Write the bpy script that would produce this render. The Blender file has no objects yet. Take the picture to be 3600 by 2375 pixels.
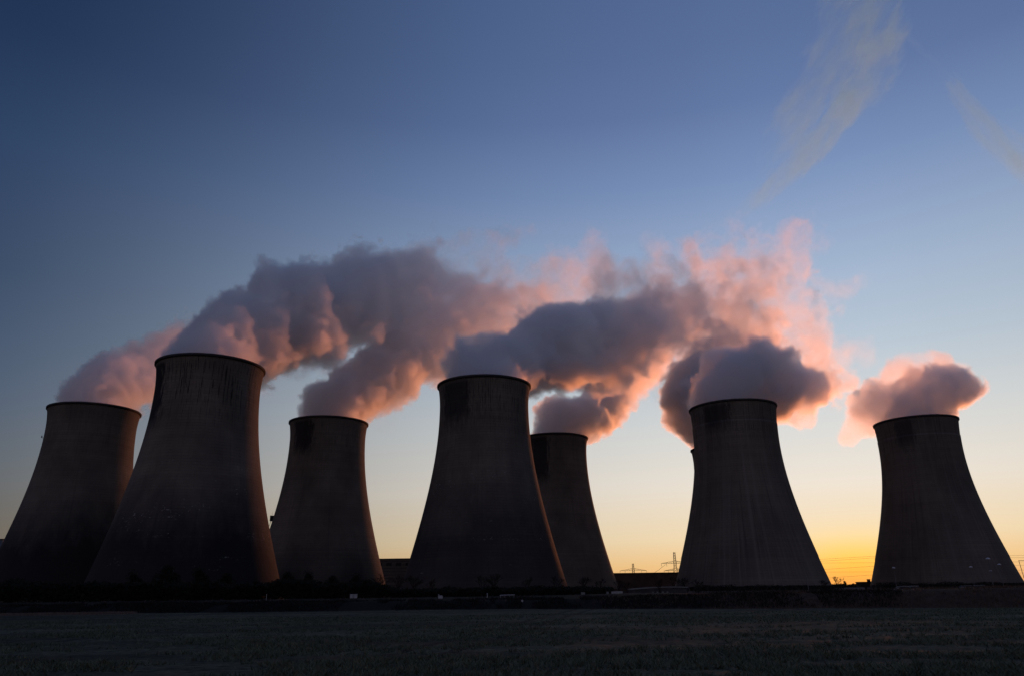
import bpy, bmesh, math, random
import numpy as np
from mathutils import Vector, Matrix

# ------------------------------------------------------------------ camera
SC = bpy.context.scene
COL = SC.collection
RND = random.Random(7)
NP = np.random.default_rng(11)
FPX, PITCH, ROLL, EYE = 2673.29, 0.322223, 0.0130, 2.0     # focal length in photo pixels (3600 wide)
SUN_AZ, SUN_EL = math.radians(23.2), math.radians(0.5)      # azimuth to the right of straight ahead

cp, sp = math.cos(PITCH), math.sin(PITCH)
cr, sr = math.cos(ROLL), math.sin(ROLL)
X0, U0, F0 = Vector((1, 0, 0)), Vector((0, -sp, cp)), Vector((0, cp, sp))
RIGHT = X0 * cr - U0 * sr
UP = X0 * sr + U0 * cr
cam_d = bpy.data.cameras.new('camera')
cam_d.sensor_width = 36.0
cam_d.lens = FPX / 3600.0 * 36.0
cam_d.clip_start = 0.1
cam_d.clip_end = 60000.0
cam = bpy.data.objects.new('camera', cam_d)
COL.objects.link(cam)
m = Matrix((RIGHT, UP, -F0)).transposed().to_4x4()
m.translation = Vector((0, 0, EYE))
cam.matrix_world = m
SC.camera = cam


def ray(u, v):
    """Viewing direction of a photo pixel (3600 x 2375)."""
    return RIGHT * ((u - 1800.0) / FPX) + UP * (-(v - 1187.5) / FPX) + F0


def at(u, v, Y):
    """Point of that direction at the world depth Y."""
    d = ray(u, v)
    return Vector((0, 0, EYE)) + d * (Y / d.y)


def gx(u, Y, v=2080.0):
    """World x of the photo column u, for something standing at depth Y."""
    return at(u, v, Y).x


D = 3600.0 / 2377.0     # the plume sketches were measured on a 2377 px wide print

# ------------------------------------------------------------------ render settings
SC.render.engine = 'CYCLES'
SC.view_settings.view_transform = 'Standard'
SC.view_settings.look = 'None'
SC.view_settings.gamma = 1.0
SC.view_settings.exposure = 0.0
cy = SC.cycles
cy.max_bounces = 14
cy.diffuse_bounces = 2
cy.glossy_bounces = 1
cy.transmission_bounces = 2
cy.transparent_max_bounces = 8
cy.volume_bounces = 12
cy.volume_step_rate = 3.0
cy.volume_max_steps = 256
cy.use_adaptive_sampling = True
cy.adaptive_threshold = 0.02
cy.use_denoising = True
try:
    cy.denoiser = 'OPENIMAGEDENOISE'
    cy.denoising_input_passes = 'RGB_ALBEDO_NORMAL'
except Exception:
    pass
cy.sample_clamp_indirect = 4.0


def s2l(c):
    def f(x):
        x /= 255.0
        return x / 12.92 if x <= 0.04045 else ((x + 0.055) / 1.055) ** 2.4
    return tuple(f(x) for x in c)


# ------------------------------------------------------------------ world
class NT:
    """Small helper to write node trees."""
    def __init__(s, tree):
        s.t = tree; s.n = tree.nodes; s.l = tree.links

    def new(s, kind, **kw):
        n = s.n.new(kind)
        for k, v in kw.items():
            setattr(n, k, v)
        return n

    def put(s, sock, v):
        if v is None:
            return
        if hasattr(v, 'is_output') or hasattr(v, 'links'):
            s.l.new(v, sock)
        else:
            sock.default_value = v

    def math(s, op, a, b=None, c=None, clamp=False):
        n = s.new('ShaderNodeMath', operation=op, use_clamp=clamp)
        for i, v in enumerate((a, b, c)):
            s.put(n.inputs[i], v)
        return n.outputs[0]

    def vmath(s, op, a, b=None, scale=None):
        n = s.new('ShaderNodeVectorMath', operation=op)
        s.put(n.inputs[0], a)
        if b is not None:
            s.put(n.inputs[1], b)
        if scale is not None:
            s.put(n.inputs['Scale'], scale)
        return n.outputs['Value'] if op in ('LENGTH', 'DOT_PRODUCT', 'DISTANCE') else n.outputs['Vector']

    def noise(s, vec, scale, detail=3.0, rough=0.55, out='Fac', lac=2.0):
        n = s.new('ShaderNodeTexNoise')
        s.put(n.inputs['Vector'], vec)
        n.inputs['Scale'].default_value = scale
        n.inputs['Detail'].default_value = detail
        n.inputs['Roughness'].default_value = rough
        n.inputs['Lacunarity'].default_value = lac
        return n.outputs[out]

    def maprange(s, v, a, b, c=0.0, d=1.0, smooth=False):
        n = s.new('ShaderNodeMapRange')
        n.interpolation_type = 'SMOOTHSTEP' if smooth else 'LINEAR'
        n.clamp = True if not smooth else n.clamp
        s.put(n.inputs['Value'], v)
        for k, x in zip(('From Min', 'From Max', 'To Min', 'To Max'), (a, b, c, d)):
            s.put(n.inputs[k], x)
        return n.outputs['Result']

    def ramp(s, fac, stops, interp='LINEAR'):
        n = s.new('ShaderNodeValToRGB')
        n.color_ramp.interpolation = interp
        els = n.color_ramp.elements
        while len(els) < len(stops):
            els.new(0.5)
        for e, (p, c) in zip(els, stops):
            e.position = p
            e.color = (*c, 1.0) if len(c) == 3 else c
        s.put(n.inputs['Fac'], fac)
        return n.outputs['Color']

    def mix(s, fac, a, b, mode='MIX'):
        n = s.new('ShaderNodeMix', data_type='RGBA', blend_type=mode)
        s.put(n.inputs[0], fac)
        for sock, v in ((n.inputs[6], a), (n.inputs[7], b)):
            if isinstance(v, tuple) and len(v) == 3:
                v = (*v, 1.0)
            s.put(sock, v)
        return n.outputs[2]

    def combine(s, x, y, z):
        n = s.new('ShaderNodeCombineXYZ')
        for i, v in enumerate((x, y, z)):
            s.put(n.inputs[i], v)
        return n.outputs[0]

    def sep(s, v):
        n = s.new('ShaderNodeSeparateXYZ')
        s.put(n.inputs[0], v)
        return n.outputs


world = bpy.data.worlds.new('World')
SC.world = world
world.use_nodes = True
w = NT(world.node_tree)
w.n.clear()
tc = w.new('ShaderNodeTexCoord')
dirv = w.vmath('NORMALIZE', tc.outputs['Generated'])
dx, dy, dz = w.sep(dirv)
elev = w.math('MULTIPLY', w.math('ARCSINE', dz), 180 / math.pi)
el01 = w.math('DIVIDE', elev, 50.0, clamp=True)
sx, sy = math.sin(SUN_AZ), math.cos(SUN_AZ)
hlen = w.math('SQRT', w.math('ADD', w.math('MULTIPLY', dx, dx), w.math('ADD', w.math('MULTIPLY', dy, dy), 1e-6)))
ca = w.math('DIVIDE', w.math('ADD', w.math('MULTIPLY', dx, sx), w.math('MULTIPLY', dy, sy)), hlen)
az = w.math('MULTIPLY', w.math('ARCCOSINE', w.math('MINIMUM', w.math('MAXIMUM', ca, -1.0), 1.0)), 180 / math.pi)
SKY_FRONT = [(0, (250, 176, 104)), (1.6, (249, 205, 142)), (3.4, (247, 224, 184)), (7, (240, 231, 217)), (11, (220, 222, 220)), (16, (190, 204, 217)),
             (21, (168, 187, 212)), (25, (147, 168, 202)), (29, (123, 147, 189)), (34, (100, 123, 168)), (38, (91, 114, 158)), (46, (79, 102, 146))]
SKY_SIDE = [(0, (86, 77, 72)), (4, (82, 81, 80)), (8, (70, 83, 97)), (12.5, (57, 77, 104)), (20, (41, 62, 93)),
            (28, (37, 59, 92)), (35, (26, 47, 79)), (46, (18, 38, 69))]
front = w.ramp(el01, [(e / 50, s2l(c)) for e, c in SKY_FRONT])
side = w.ramp(el01, [(e / 50, s2l(c)) for e, c in SKY_SIDE])
t_side = w.ramp(w.math('DIVIDE', az, 90.0), [(p_, (v_, v_, v_)) for p_, v_ in ((0, 0), (.08, 0), (.28, .22), (.45, .58), (.62, .93), (.76, 1), (1, 1))], 'B_SPLINE')
grad = w.mix(t_side, front, side)
# the sky behind the camera: dim rosy dusk
SKY_BACK = [(0, (124, 108, 104)), (8, (136, 121, 124)), (16, (124, 118, 134)), (30, (100, 103, 132)), (50, (76, 90, 128))]
back = w.ramp(el01, [(e / 50, s2l(c)) for e, c in SKY_BACK])
grad = w.mix(w.maprange(az, 58.0, 130.0, 0.0, 1.0, True), grad, back)
sun_dir = Vector((sx * math.cos(SUN_EL), sy * math.cos(SUN_EL), math.sin(SUN_EL)))
# glow round the sun, flattened towards the horizon
gdx = w.math('DIVIDE', az, 4.4)
gdz = w.math('DIVIDE', w.math('SUBTRACT', elev, 1.3), 1.8)
g2 = w.math('ADD', w.math('MULTIPLY', gdx, gdx), w.math('MULTIPLY', gdz, gdz))
glow = w.math('POWER', math.e, w.math('MULTIPLY', g2, -1.0))
hz = w.math('POWER', math.e, w.math('MULTIPLY', w.math('DIVIDE', w.math('MAXIMUM', elev, 0.0), 1.5), -1.0))
glow_c = w.mix(hz, (1.30, 1.10, 0.33), (1.10, 0.86, 0.40))
grad = w.mix(1.0, grad, w.mix(glow, (1, 1, 1), glow_c), 'MULTIPLY')
nish = w.new('ShaderNodeTexSky')
nish.sky_type = 'NISHITA'
nish.sun_disc = False
nish.sun_elevation = SUN_EL
nish.sun_rotation = SUN_AZ
nish.dust_density = 1.5
STRENGTH = 0.1
gs = w.vmath('SCALE', grad, scale=1.0 / STRENGTH)
tot = w.mix(0.04, gs, nish.outputs[0])
bg = w.new('ShaderNodeBackground')
w.l.new(tot, bg.inputs['Color'])
bg.inputs['Strength'].default_value = STRENGTH
wo = w.new('ShaderNodeOutputWorld')
w.l.new(bg.outputs[0], wo.inputs['Surface'])

sun_d = bpy.data.lights.new('sun', 'SUN')
sun_d.energy = 2.1
sun_d.angle = math.radians(5.0)
sun_d.color = (1.0, 0.29, 0.09)
sun = bpy.data.objects.new('sun', sun_d)
COL.objects.link(sun)
sun.rotation_euler = (-sun_dir).to_track_quat('-Z', 'Y').to_euler()


# ------------------------------------------------------------------ building helpers
def tag(o, label=None, cat=None, group=None, kind=None):
    if label: o['label'] = label
    if cat: o['category'] = cat
    if group: o['group'] = group
    if kind: o['kind'] = kind
    return o


def empty(name, loc, rz=0.0, **kw):
    o = bpy.data.objects.new(name, None)
    COL.objects.link(o)
    o.location = loc
    o.rotation_euler = (0, 0, rz)
    return tag(o, **kw)


def mesh_obj(name, verts, faces, mat, parent=None, smooth=False, loc=None):
    me = bpy.data.meshes.new(name)
    verts = np.asarray(verts, dtype=np.float32).reshape(-1, 3)
    if isinstance(faces, np.ndarray):
        k = faces.shape[1]
        me.vertices.add(len(verts))
        me.vertices.foreach_set('co', verts.ravel())
        me.loops.add(faces.size)
        me.loops.foreach_set('vertex_index', faces.astype(np.int32).ravel())
        me.polygons.add(len(faces))
        me.polygons.foreach_set('loop_start', np.arange(0, faces.size, k, dtype=np.int32))
        me.polygons.foreach_set('loop_total', np.full(len(faces), k, dtype=np.int32))
        me.update(calc_edges=True)
    else:
        me.from_pydata([tuple(map(float, v)) for v in verts], [], faces)
        me.update()
    if smooth:
        me.polygons.foreach_set('use_smooth', np.ones(len(me.polygons), dtype=bool))
    if mat:
        me.materials.append(mat)
    o = bpy.data.objects.new(name, me)
    COL.objects.link(o)
    if parent:
        o.parent = parent
    if loc is not None:
        o.location = loc
    return o


class MB:
    """Collects boxes, bars and lathed shapes, then links them as one mesh."""
    def __init__(s):
        s.v, s.f = [], []

    def add(s, vs, fs):
        b = len(s.v)
        s.v += [tuple(v) for v in vs]
        s.f += [tuple(i + b for i in f) for f in fs]
        return s

    def box(s, x0, x1, y0, y1, z0, z1):
        return s.add([(x0, y0, z0), (x1, y0, z0), (x1, y1, z0), (x0, y1, z0), (x0, y0, z1), (x1, y0, z1), (x1, y1, z1), (x0, y1, z1)],
                     [(0, 3, 2, 1), (4, 5, 6, 7), (0, 1, 5, 4), (1, 2, 6, 5), (2, 3, 7, 6), (3, 0, 4, 7)])

    def bar(s, a, b, r0, r1=None, n=6):
        a, b = Vector(a), Vector(b)
        r1 = r0 if r1 is None else r1
        d = (b - a)
        if d.length < 1e-6: return s
        q = d.to_track_quat('Z', 'Y')
        vs = []
        for p, r in ((a, r0), (b, r1)):
            for i in range(n):
                t = 2 * math.pi * i / n
                vs.append(p + q @ Vector((r * math.cos(t), r * math.sin(t), 0)))
        fs = [(i, (i + 1) % n, n + (i + 1) % n, n + i) for i in range(n)]
        fs += [tuple(range(n))[::-1], tuple(range(n, 2 * n))]
        return s.add(vs, fs)

    def lathe(s, prof, n=16, centre=(0, 0, 0)):
        cx, cy_, cz = centre
        vs = [(cx + r * math.cos(2 * math.pi * i / n), cy_ + r * math.sin(2 * math.pi * i / n), cz + z) for r, z in prof for i in range(n)]
        fs = [(k * n + i, k * n + (i + 1) % n, (k + 1) * n + (i + 1) % n, (k + 1) * n + i) for k in range(len(prof) - 1) for i in range(n)]
        fs += [tuple(range(n))[::-1], tuple(range((len(prof) - 1) * n, len(prof) * n))]
        return s.add(vs, fs)

    def build(s, name, mat, parent=None, loc=None, smooth=False):
        return mesh_obj(name, s.v, s.f, mat, parent, smooth, loc)


def material(name):
    mt = bpy.data.materials.new(name)
    mt.use_nodes = True
    t = NT(mt.node_tree)
    return mt, t, t.n['Principled BSDF']


def plain(name, col, rough=0.8, var=0.25, scale=1.5, metal=0.0):
    mt, t, b = material(name)
    g = t.new('ShaderNodeTexCoord').outputs['Object']
    n = t.noise(g, scale, 5.0, 0.65)
    lo = tuple(c * (1 - var) for c in col)
    hi = tuple(min(1, c * (1 + var)) for c in col)
    t.l.new(t.ramp(n, [(0.3, lo), (0.7, hi)]), b.inputs['Base Color'])
    b.inputs['Roughness'].default_value = rough
    b.inputs['Metallic'].default_value = metal
    b.inputs['Specular IOR Level'].default_value = 0.2
    return mt


# ------------------------------------------------------------------ cooling towers
H = 114.0
SHAPE_A = (25.107, 101.445, 45.296, 26.332)
SHAPE_B = (26.181, 94.864, 46.872, 27.286)


def radius(z, shape):
    rt, zt, rb, rT = shape
    if z < zt:
        return rt * math.sqrt(1 + ((zt - z) / zt) ** 2 * ((rb / rt) ** 2 - 1))
    return rt * math.sqrt(1 + ((z - zt) / (H - zt)) ** 2 * ((rT / rt) ** 2 - 1))


def concrete(name, seed, soot_az, soot_w=0.30, soot_d=24.0, streak=0.6, ribs=0.0, flakes=0.0, tone=1.0, soot=0.85, damp=0.0, low_dark_z=45.0):
    """Weathered shell: casting lifts, meridian joints, run-off streaks, a soot patch below the rim, pale spalls."""
    mt, t, b = material(name)
    co = t.new('ShaderNodeTexCoord').outputs['Object']
    x, y, z = t.sep(co)
    ang = t.math('ARCTAN2', y, x)
    u = t.math('MULTIPLY', ang, 40.0)                # about metres along the shell
    cyl = t.combine(u, 0.0, z)
    off = t.vmath('ADD', cyl, (seed * 37.1, seed * 11.3, 0))
    big = t.noise(off, 0.035, 4.0, 0.6)
    fine = t.noise(off, 0.9, 4.0, 0.7)
    base = t.ramp(big, [(0.3, tuple(c * tone for c in (.098, .085, .069))), (0.7, tuple(c * tone for c in (.205, .177, .142)))])
    base = t.mix(t.maprange(fine, 0.3, 0.75, 0.0, 0.35), base, (.10, .09, .08))
    # lift joints
    fz = t.math('FRACT', t.math('DIVIDE', z, 1.45))
    joint = t.math('LESS_THAN', fz, 0.13)
    jn = t.maprange(t.noise(off, 0.12, 2.0), 0.35, 0.65)
    base = t.mix(t.math('MULTIPLY', joint, t.math('MULTIPLY', jn, 0.55)), base, (.05, .045, .04))
    # every few lifts one slightly different pour
    pour = t.new('ShaderNodeTexWhiteNoise', noise_dimensions='1D')
    t.l.new(t.math('FLOOR', t.math('DIVIDE', z, 1.45)), pour.inputs['W'])
    base = t.mix(t.math('MULTIPLY', pour.outputs['Value'], 0.28), base, (.08, .07, .065))
    # meridian joints
    fu = t.math('FRACT', t.math('MULTIPLY', ang, 96 / (2 * math.pi)))
    base = t.mix(t.math('MULTIPLY', t.math('LESS_THAN', fu, 0.12), 0.10), base, (.05, .045, .04))
    # run-off streaks under the rim
    sv = t.combine(t.math('MULTIPLY', u, 1.1), seed * 5.0, t.math('MULTIPLY', z, 0.045))
    st = t.noise(sv, 1.0, 3.0, 0.7)
    st_m = t.maprange(st, 0.50, 0.60)
    brk = t.maprange(t.noise(t.combine(u, seed, t.math('MULTIPLY', z, 0.3)), 0.8, 3.0, 0.6), 0.38, 0.54)
    zt = t.maprange(z, 76.0, 96.0)
    base = t.mix(t.math('MULTIPLY', t.math('MULTIPLY', st_m, brk), t.math('MULTIPLY', zt, streak)), base, (.018, .017, .017))
    # a few long rain marks lower down
    sv2 = t.combine(t.math('MULTIPLY', u, 0.45), seed * 9.0, t.math('MULTIPLY', z, 0.012))
    st2 = t.maprange(t.noise(sv2, 1.0, 4.0, 0.75), 0.56, 0.72)
    base = t.mix(t.math('MULTIPLY', st2, 0.5 + 0.4 * ribs), base, (.045, .04, .038))
    if ribs:
        sv3 = t.combine(t.math('MULTIPLY', u, 0.42), seed * 3.0, t.math('MULTIPLY', z, 0.006))
        pale = t.maprange(t.noise(sv3, 1.0, 3.0, 0.7), 0.50, 0.66)
        base = t.mix(t.math('MULTIPLY', pale, 0.42 * ribs), base, (.20, .18, .165))
    # soot patch
    da = t.math('SUBTRACT', ang, soot_az)
    da = t.math('ARCTAN2', t.math('SINE', da), t.math('COSINE', da))
    e = t.math('DIVIDE', t.math('ABSOLUTE', da), soot_w)
    edge = t.noise(t.combine(t.math('MULTIPLY', u, 0.9), seed * 2.0, t.math('MULTIPLY', z, 0.25)), 0.5, 5.0, 0.75)
    ee = t.math('ADD', e, t.math('MULTIPLY', t.math('SUBTRACT', edge, 0.5), 2.4))
    in_a = t.maprange(ee, 1.05, 0.7)
    zz = t.math('ADD', z, t.math('MULTIPLY', t.math('SUBTRACT', edge, 0.5), 26.0))
    in_z = t.math('MULTIPLY', t.maprange(zz, H - soot_d - 6, H - soot_d + 4), t.maprange(z, H - 1.0, H - 3.5))
    base = t.mix(t.math('MULTIPLY', t.math('MULTIPLY', in_a, in_z), soot), base, (.014, .014, .016))
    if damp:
        # shell colour darkened towards the bottom, with a ragged upper edge
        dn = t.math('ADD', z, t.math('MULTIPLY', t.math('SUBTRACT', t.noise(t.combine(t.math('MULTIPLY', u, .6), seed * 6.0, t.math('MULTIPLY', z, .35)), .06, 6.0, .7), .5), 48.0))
        base = t.mix(t.math('MULTIPLY', t.maprange(dn, low_dark_z + 17, low_dark_z - 15), damp), base, (.011, .012, .015))
    if flakes:
        fv = t.combine(u, seed * 4.0, t.math('MULTIPLY', z, 1.8))
        fl = t.maprange(t.noise(fv, 0.55, 3.0, 0.75), 0.635, 0.675)
        band = t.maprange(t.noise(t.combine(t.math('MULTIPLY', u, 0.15), seed, z), 0.12, 2.0), 0.52, 0.62)
        fl = t.math('MULTIPLY', fl, t.math('MULTIPLY', band, t.maprange(z, 72.0, 60.0)))
        base = t.mix(t.math('MULTIPLY', fl, flakes), base, (.62, .62, .64))
    t.l.new(base, b.inputs['Base Color'])
    b.inputs['Roughness'].default_value = 0.92
    b.inputs['Specular IOR Level'].default_value = 0.15
    bump = t.new('ShaderNodeBump')
    bump.inputs['Strength'].default_value = 0.5
    bump.inputs['Distance'].default_value = 0.15
    t.l.new(t.math('SUBTRACT', fine, t.math('MULTIPLY', joint, 0.4)), bump.inputs['Height'])
    t.l.new(bump.outputs[0], b.inputs['Normal'])
    return mt


RIM_M = plain('rim_concrete', (.035, .033, .033), 0.9, 0.3, 0.3)
COLUMN_M = plain('column_concrete', (.06, .057, .055), 0.9, 0.3, 0.3)
POND_M = plain('basin_concrete', (.10, .095, .09), 0.9, 0.3, 0.3)
DARK_STEEL = plain('dark_steel', (.03, .03, .032), 0.6, 0.3, 1.0)


def lathe_grid(prof, n):
    a = np.linspace(0, 2 * np.pi, n, endpoint=False)
    pr = np.array(prof)
    V = np.stack([pr[:, 0:1] * np.cos(a), pr[:, 0:1] * np.sin(a), np.broadcast_to(pr[:, 1:2], (len(pr), n))], -1).reshape(-1, 3)
    k = np.arange(len(pr) - 1)[:, None] * n
    i = np.arange(n)[None, :]
    j = (i + 1) % n
    F = np.stack([k + i, k + j, k + n + j, k + n + i], -1).reshape(-1, 4)
    return V, F


def tower(loc, shape, mat, label, banded=False, columns=True):
    root = empty('cooling_tower', (loc[0], loc[1], 0), label=label, cat='cooling tower', group='cooling towers of the power station')
    z0 = 3.6
    top = H - 1.3
    zs = list(np.linspace(z0, top, 72))
    zb = 101.6
    if banded:
        zl = list(np.linspace(z0, zb, 64))
        out = [(radius(z, shape) + (0.22 if z > 20 else 0.0), z) for z in zl]
        inn = [(radius(z, shape) - 0.4, z) for z in zl]
        V, F = lathe_grid(out + inn[::-1] + [out[0]], 160)
        mesh_obj('shell', V, F, mat, root, True)
        zu = list(np.linspace(zb + 0.004, top, 12))
        V, F = lathe_grid([(radius(z, shape), z) for z in zu] + [(radius(z, shape) - 0.4, z) for z in zu[::-1]] + [(radius(zu[0], shape), zu[0])], 160)
        mesh_obj('upper_band', V, F, mat, root, True)
    else:
        V, F = lathe_grid([(radius(z, shape), z) for z in zs] + [(radius(z, shape) - 0.4, z) for z in zs[::-1]] + [(radius(z0, shape), z0)], 160)
        mesh_obj('shell', V, F, mat, root, True)
    rT = radius(H, shape)
    pr = [(rT - 0.45, top), (rT + 0.25, top), (rT + 0.55, top + 0.35), (rT + 0.55, H), (rT - 0.45, H), (rT - 0.45, top)]
    V, F = lathe_grid(pr, 160)
    mesh_obj('rim', V, F, RIM_M, root)
    rb = radius(z0, shape)
    V, F = lathe_grid([(radius(0, shape) + 1.2, 0), (radius(0, shape) + 1.2, 1.3), (radius(0, shape) + 0.6, 1.3), (radius(0, shape) + 0.6, 0)], 120)
    mesh_obj('basin_wall', V, F, POND_M, root)
    V, F = lathe_grid([(rb - 6.0, 0), (rb - 6.0, z0 + 4)], 120)
    mesh_obj('cooling_pack', V, F, DARK_STEEL, root)
    if columns:
        n = 40
        for i in range(n):
            a0 = 2 * math.pi * (i + .5) / n
            mb = MB()
            for sgn in (-1, 1):
                a1 = a0 + sgn * math.pi / n
                r0, r1 = radius(0, shape) - 0.2, rb - 0.25
                mb.bar((r0 * math.cos(a1), r0 * math.sin(a1), 0.0), (r1 * math.cos(a0), r1 * math.sin(a0), z0 + 0.15), 0.42, 0.36)
            mb.build('column', COLUMN_M, root)
    return root


TOWERS = [
    ((-264.98, 470.98), SHAPE_A, 'far left cooling tower, cut by the picture edge, with a small bracket on its side', dict(soot_az=-2.75, soot_w=.30, soot_d=22, streak=.25, tone=.95, damp=.9, low_dark_z=42)),
    ((-155.93, 377.95), SHAPE_A, 'tallest looking cooling tower with dark drip streaks below its rim', dict(soot_az=-2.62, soot_w=.55, soot_d=33, soot=.97, streak=1.0, flakes=.36, damp=.9, low_dark_z=38)),
    ((-127.17, 516.44), SHAPE_A, 'smaller cooling tower standing alone between the tallest looking tower and the middle tower', dict(soot_az=-2.05, soot_w=.34, soot_d=22, streak=.35, damp=.7, low_dark_z=20)),
    ((-16.33, 422.76), SHAPE_A, 'cooling tower in the middle of the picture with a soot patch and white flakes', dict(soot_az=-2.22, soot_w=.42, soot_d=24, streak=.75, soot=.75, flakes=.34, damp=.66, low_dark_z=44)),
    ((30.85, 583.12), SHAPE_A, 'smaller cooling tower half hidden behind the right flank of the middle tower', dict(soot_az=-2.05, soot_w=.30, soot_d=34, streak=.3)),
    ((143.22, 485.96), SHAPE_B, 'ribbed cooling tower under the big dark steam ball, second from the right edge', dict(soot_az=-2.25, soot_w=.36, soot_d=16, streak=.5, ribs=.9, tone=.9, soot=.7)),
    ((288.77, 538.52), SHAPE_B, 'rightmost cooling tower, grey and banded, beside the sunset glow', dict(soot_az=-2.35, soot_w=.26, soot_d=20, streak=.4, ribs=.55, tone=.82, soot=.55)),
    ((176.5, 638.0), SHAPE_A, 'cooling tower hidden but for a thin sliver left of the ribbed tower', dict(soot_az=-2.0, streak=.3)),
]
SHAPES = []
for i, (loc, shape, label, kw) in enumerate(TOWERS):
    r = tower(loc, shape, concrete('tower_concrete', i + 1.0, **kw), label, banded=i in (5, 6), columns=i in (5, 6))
    SHAPES.append(r)

# ------------------------------------------------------------------ ground
mt, t, b = material('field_soil')
co = t.new('ShaderNodeTexCoord').outputs['Object']
n1 = t.noise(co, 0.05, 4.0, 0.6)
n2 = t.noise(co, 1.2, 5.0, 0.7)
c = t.ramp(n2, [(0.3, (.022, .024, .022)), (0.55, (.045, .05, .042)), (0.8, (.075, .08, .066))])
c = t.mix(t.maprange(n1, .35, .65, 0, .5), c, (.03, .032, .03))
t.l.new(c, b.inputs['Base Color'])
b.inputs['Roughness'].default_value = 0.95
b.inputs['Specular IOR Level'].default_value = 0.1
GROUND_M = mt
mesh_obj('ground', [(-20000, -3000, 0), (20000, -3000, 0), (20000, 30000, 0), (-20000, 30000, 0)], [(0, 1, 2, 3)], GROUND_M)
tag(bpy.data.objects['ground'], kind='structure')


# ------------------------------------------------------------------ things fixed to the towers
def limb(k, side, u, v):
    """Where a photo row meets the left (-1) or right (+1) outline of tower k, in the tower's own axes."""
    (tx, ty), shape = TOWERS[k][0], TOWERS[k][1]
    d = Vector((tx, ty, 0)).normalized()
    n = Vector((d.y, -d.x, 0)) * side
    z = at(u, v, ty).z
    return n, d, radius(z, shape), z


n, d, r, z = limb(0, -1, 149, 1551)
p = n * (r - 0.15) - d * 2.0
MB().bar(p + Vector((0, 0, z - .5)), p + n * 1.3 + Vector((0, 0, z - .2)), .14).bar(p + n * 1.0 + Vector((0, 0, z - .4)), p + n * 1.0 + Vector((0, 0, z + .9)), .3).build('bracket_lamp', DARK_STEEL, SHAPES[0])
n, d, r, z = limb(2, -1, 958, 1826)
rz = math.atan2(n.y, n.x)
mb = MB()
mb.box(-.6, 2.1, -1.6, 1.6, 0, 3.2).box(-.7, 2.25, -1.75, 1.75, 3.203, 3.4)
c_ = mb.build('cabin', DARK_STEEL, SHAPES[2], loc=n * (r - .2) + Vector((0, 0, z - 1.4)))
c_.rotation_euler.z = rz
mb = MB().bar((1.0, 0, 3.4), (1.0, 0, 6.0), .07, .03)
a_ = mb.build('mast', DARK_STEEL, c_)
mb = MB()
for s_ in (-.35, .35):
    mb.bar((1.4, s_, 0), (3.6, s_, -8.0), .12)
for q_ in range(9):
    mb.bar((1.5 + .24 * q_, -.35, -.5 - .87 * q_), (1.5 + .24 * q_, .35, -.5 - .87 * q_), .06)
mb.build('ladder', DARK_STEEL, c_)

# ------------------------------------------------------------------ land
def value_noise(x, y, seed):
    """Smooth lattice noise in 0..1 on numpy arrays."""
    xi, yi = np.floor(x).astype(np.int64), np.floor(y).astype(np.int64)
    xf, yf = x - xi, y - yi
    def h(a, b_):
        v = np.sin((a * 127.1 + b_ * 311.7 + seed * 74.7)) * 43758.5453
        return v - np.floor(v)
    u_, v_ = xf * xf * (3 - 2 * xf), yf * yf * (3 - 2 * yf)
    return (h(xi, yi) * (1 - u_) + h(xi + 1, yi) * u_) * (1 - v_) + (h(xi, yi + 1) * (1 - u_) + h(xi + 1, yi + 1) * u_) * v_


def fbm(x, y, seed, octv=4):
    s_, a_, t_ = 0, 1.0, 0
    for k in range(octv):
        s_ = s_ + a_ * value_noise(x * 2 ** k, y * 2 ** k, seed + k); t_ += a_; a_ *= .55
    return s_ / t_


def grid(xs, ys, zf):
    X, Y = np.meshgrid(xs, ys)
    Z = zf(X, Y)
    V = np.stack([X, Y, Z], -1).reshape(-1, 3)
    nx, ny = len(xs), len(ys)
    i = (np.arange(ny - 1)[:, None] * nx + np.arange(nx - 1)[None, :]).ravel()
    return V, np.stack([i, i + 1, i + nx + 1, i + nx], -1)


def edge_y(x):
    """Depth of the far edge of the field."""
    return np.interp(x, [-150, -60, 0, 45, 120], [101, 100, 97, 74, 66])


def field_z(X, Y):
    rows = 0.004 * np.sin((X * .985 - Y * .17) * 2 * np.pi / .55)
    cl = fbm(X * 1.4, Y * 1.4, 3, 4) - .5
    lg = fbm(X * .09, Y * .09, 9, 3) - .5
    return 0.06 + rows + .10 * cl + .12 * lg


ys = np.concatenate([np.geomspace(10, 40, 420), np.geomspace(40.1, 112, 260)])
us = np.linspace(-1, 1, 640)
V, F = grid(us, ys, lambda X, Y: X * 0)
V[:, 0] = V[:, 0] * (V[:, 1] * .86 + 6)
V[:, 2] = field_z(V[:, 0], V[:, 1])
mt, t, b = material('winter_wheat_field')
co = t.new('ShaderNodeTexCoord').outputs['Object']
n1 = t.noise(t.vmath('MULTIPLY', co, (.05, .16, 1)), 1.0, 5.0, 0.65)
n2 = t.noise(co, 2.2, 5.0, 0.75)
c = t.ramp(n2, [(0.34, (.016, .018, .013)), (0.5, (.060, .071, .050)), (0.70, (.125, .145, .104))])
c = t.mix(t.maprange(n1, .42, .60, 0.8, 0.0), c, (.016, .020, .015))
fx_, fy_, fz_ = t.sep(co)
across = t.math('ADD', t.math('SUBTRACT', t.math('MULTIPLY', fx_, .985), t.math('MULTIPLY', fy_, .17)), t.math('MULTIPLY', t.noise(co, .12, 2.0), .5))
for sh_ in (0.0, 1.9):
    fr_ = t.math('FRACT', t.math('DIVIDE', t.math('ADD', across, 7.0 + sh_), 21.0))
    c = t.mix(t.math('MULTIPLY', t.math('LESS_THAN', fr_, .022), .75), c, (.012, .012, .011))
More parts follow.
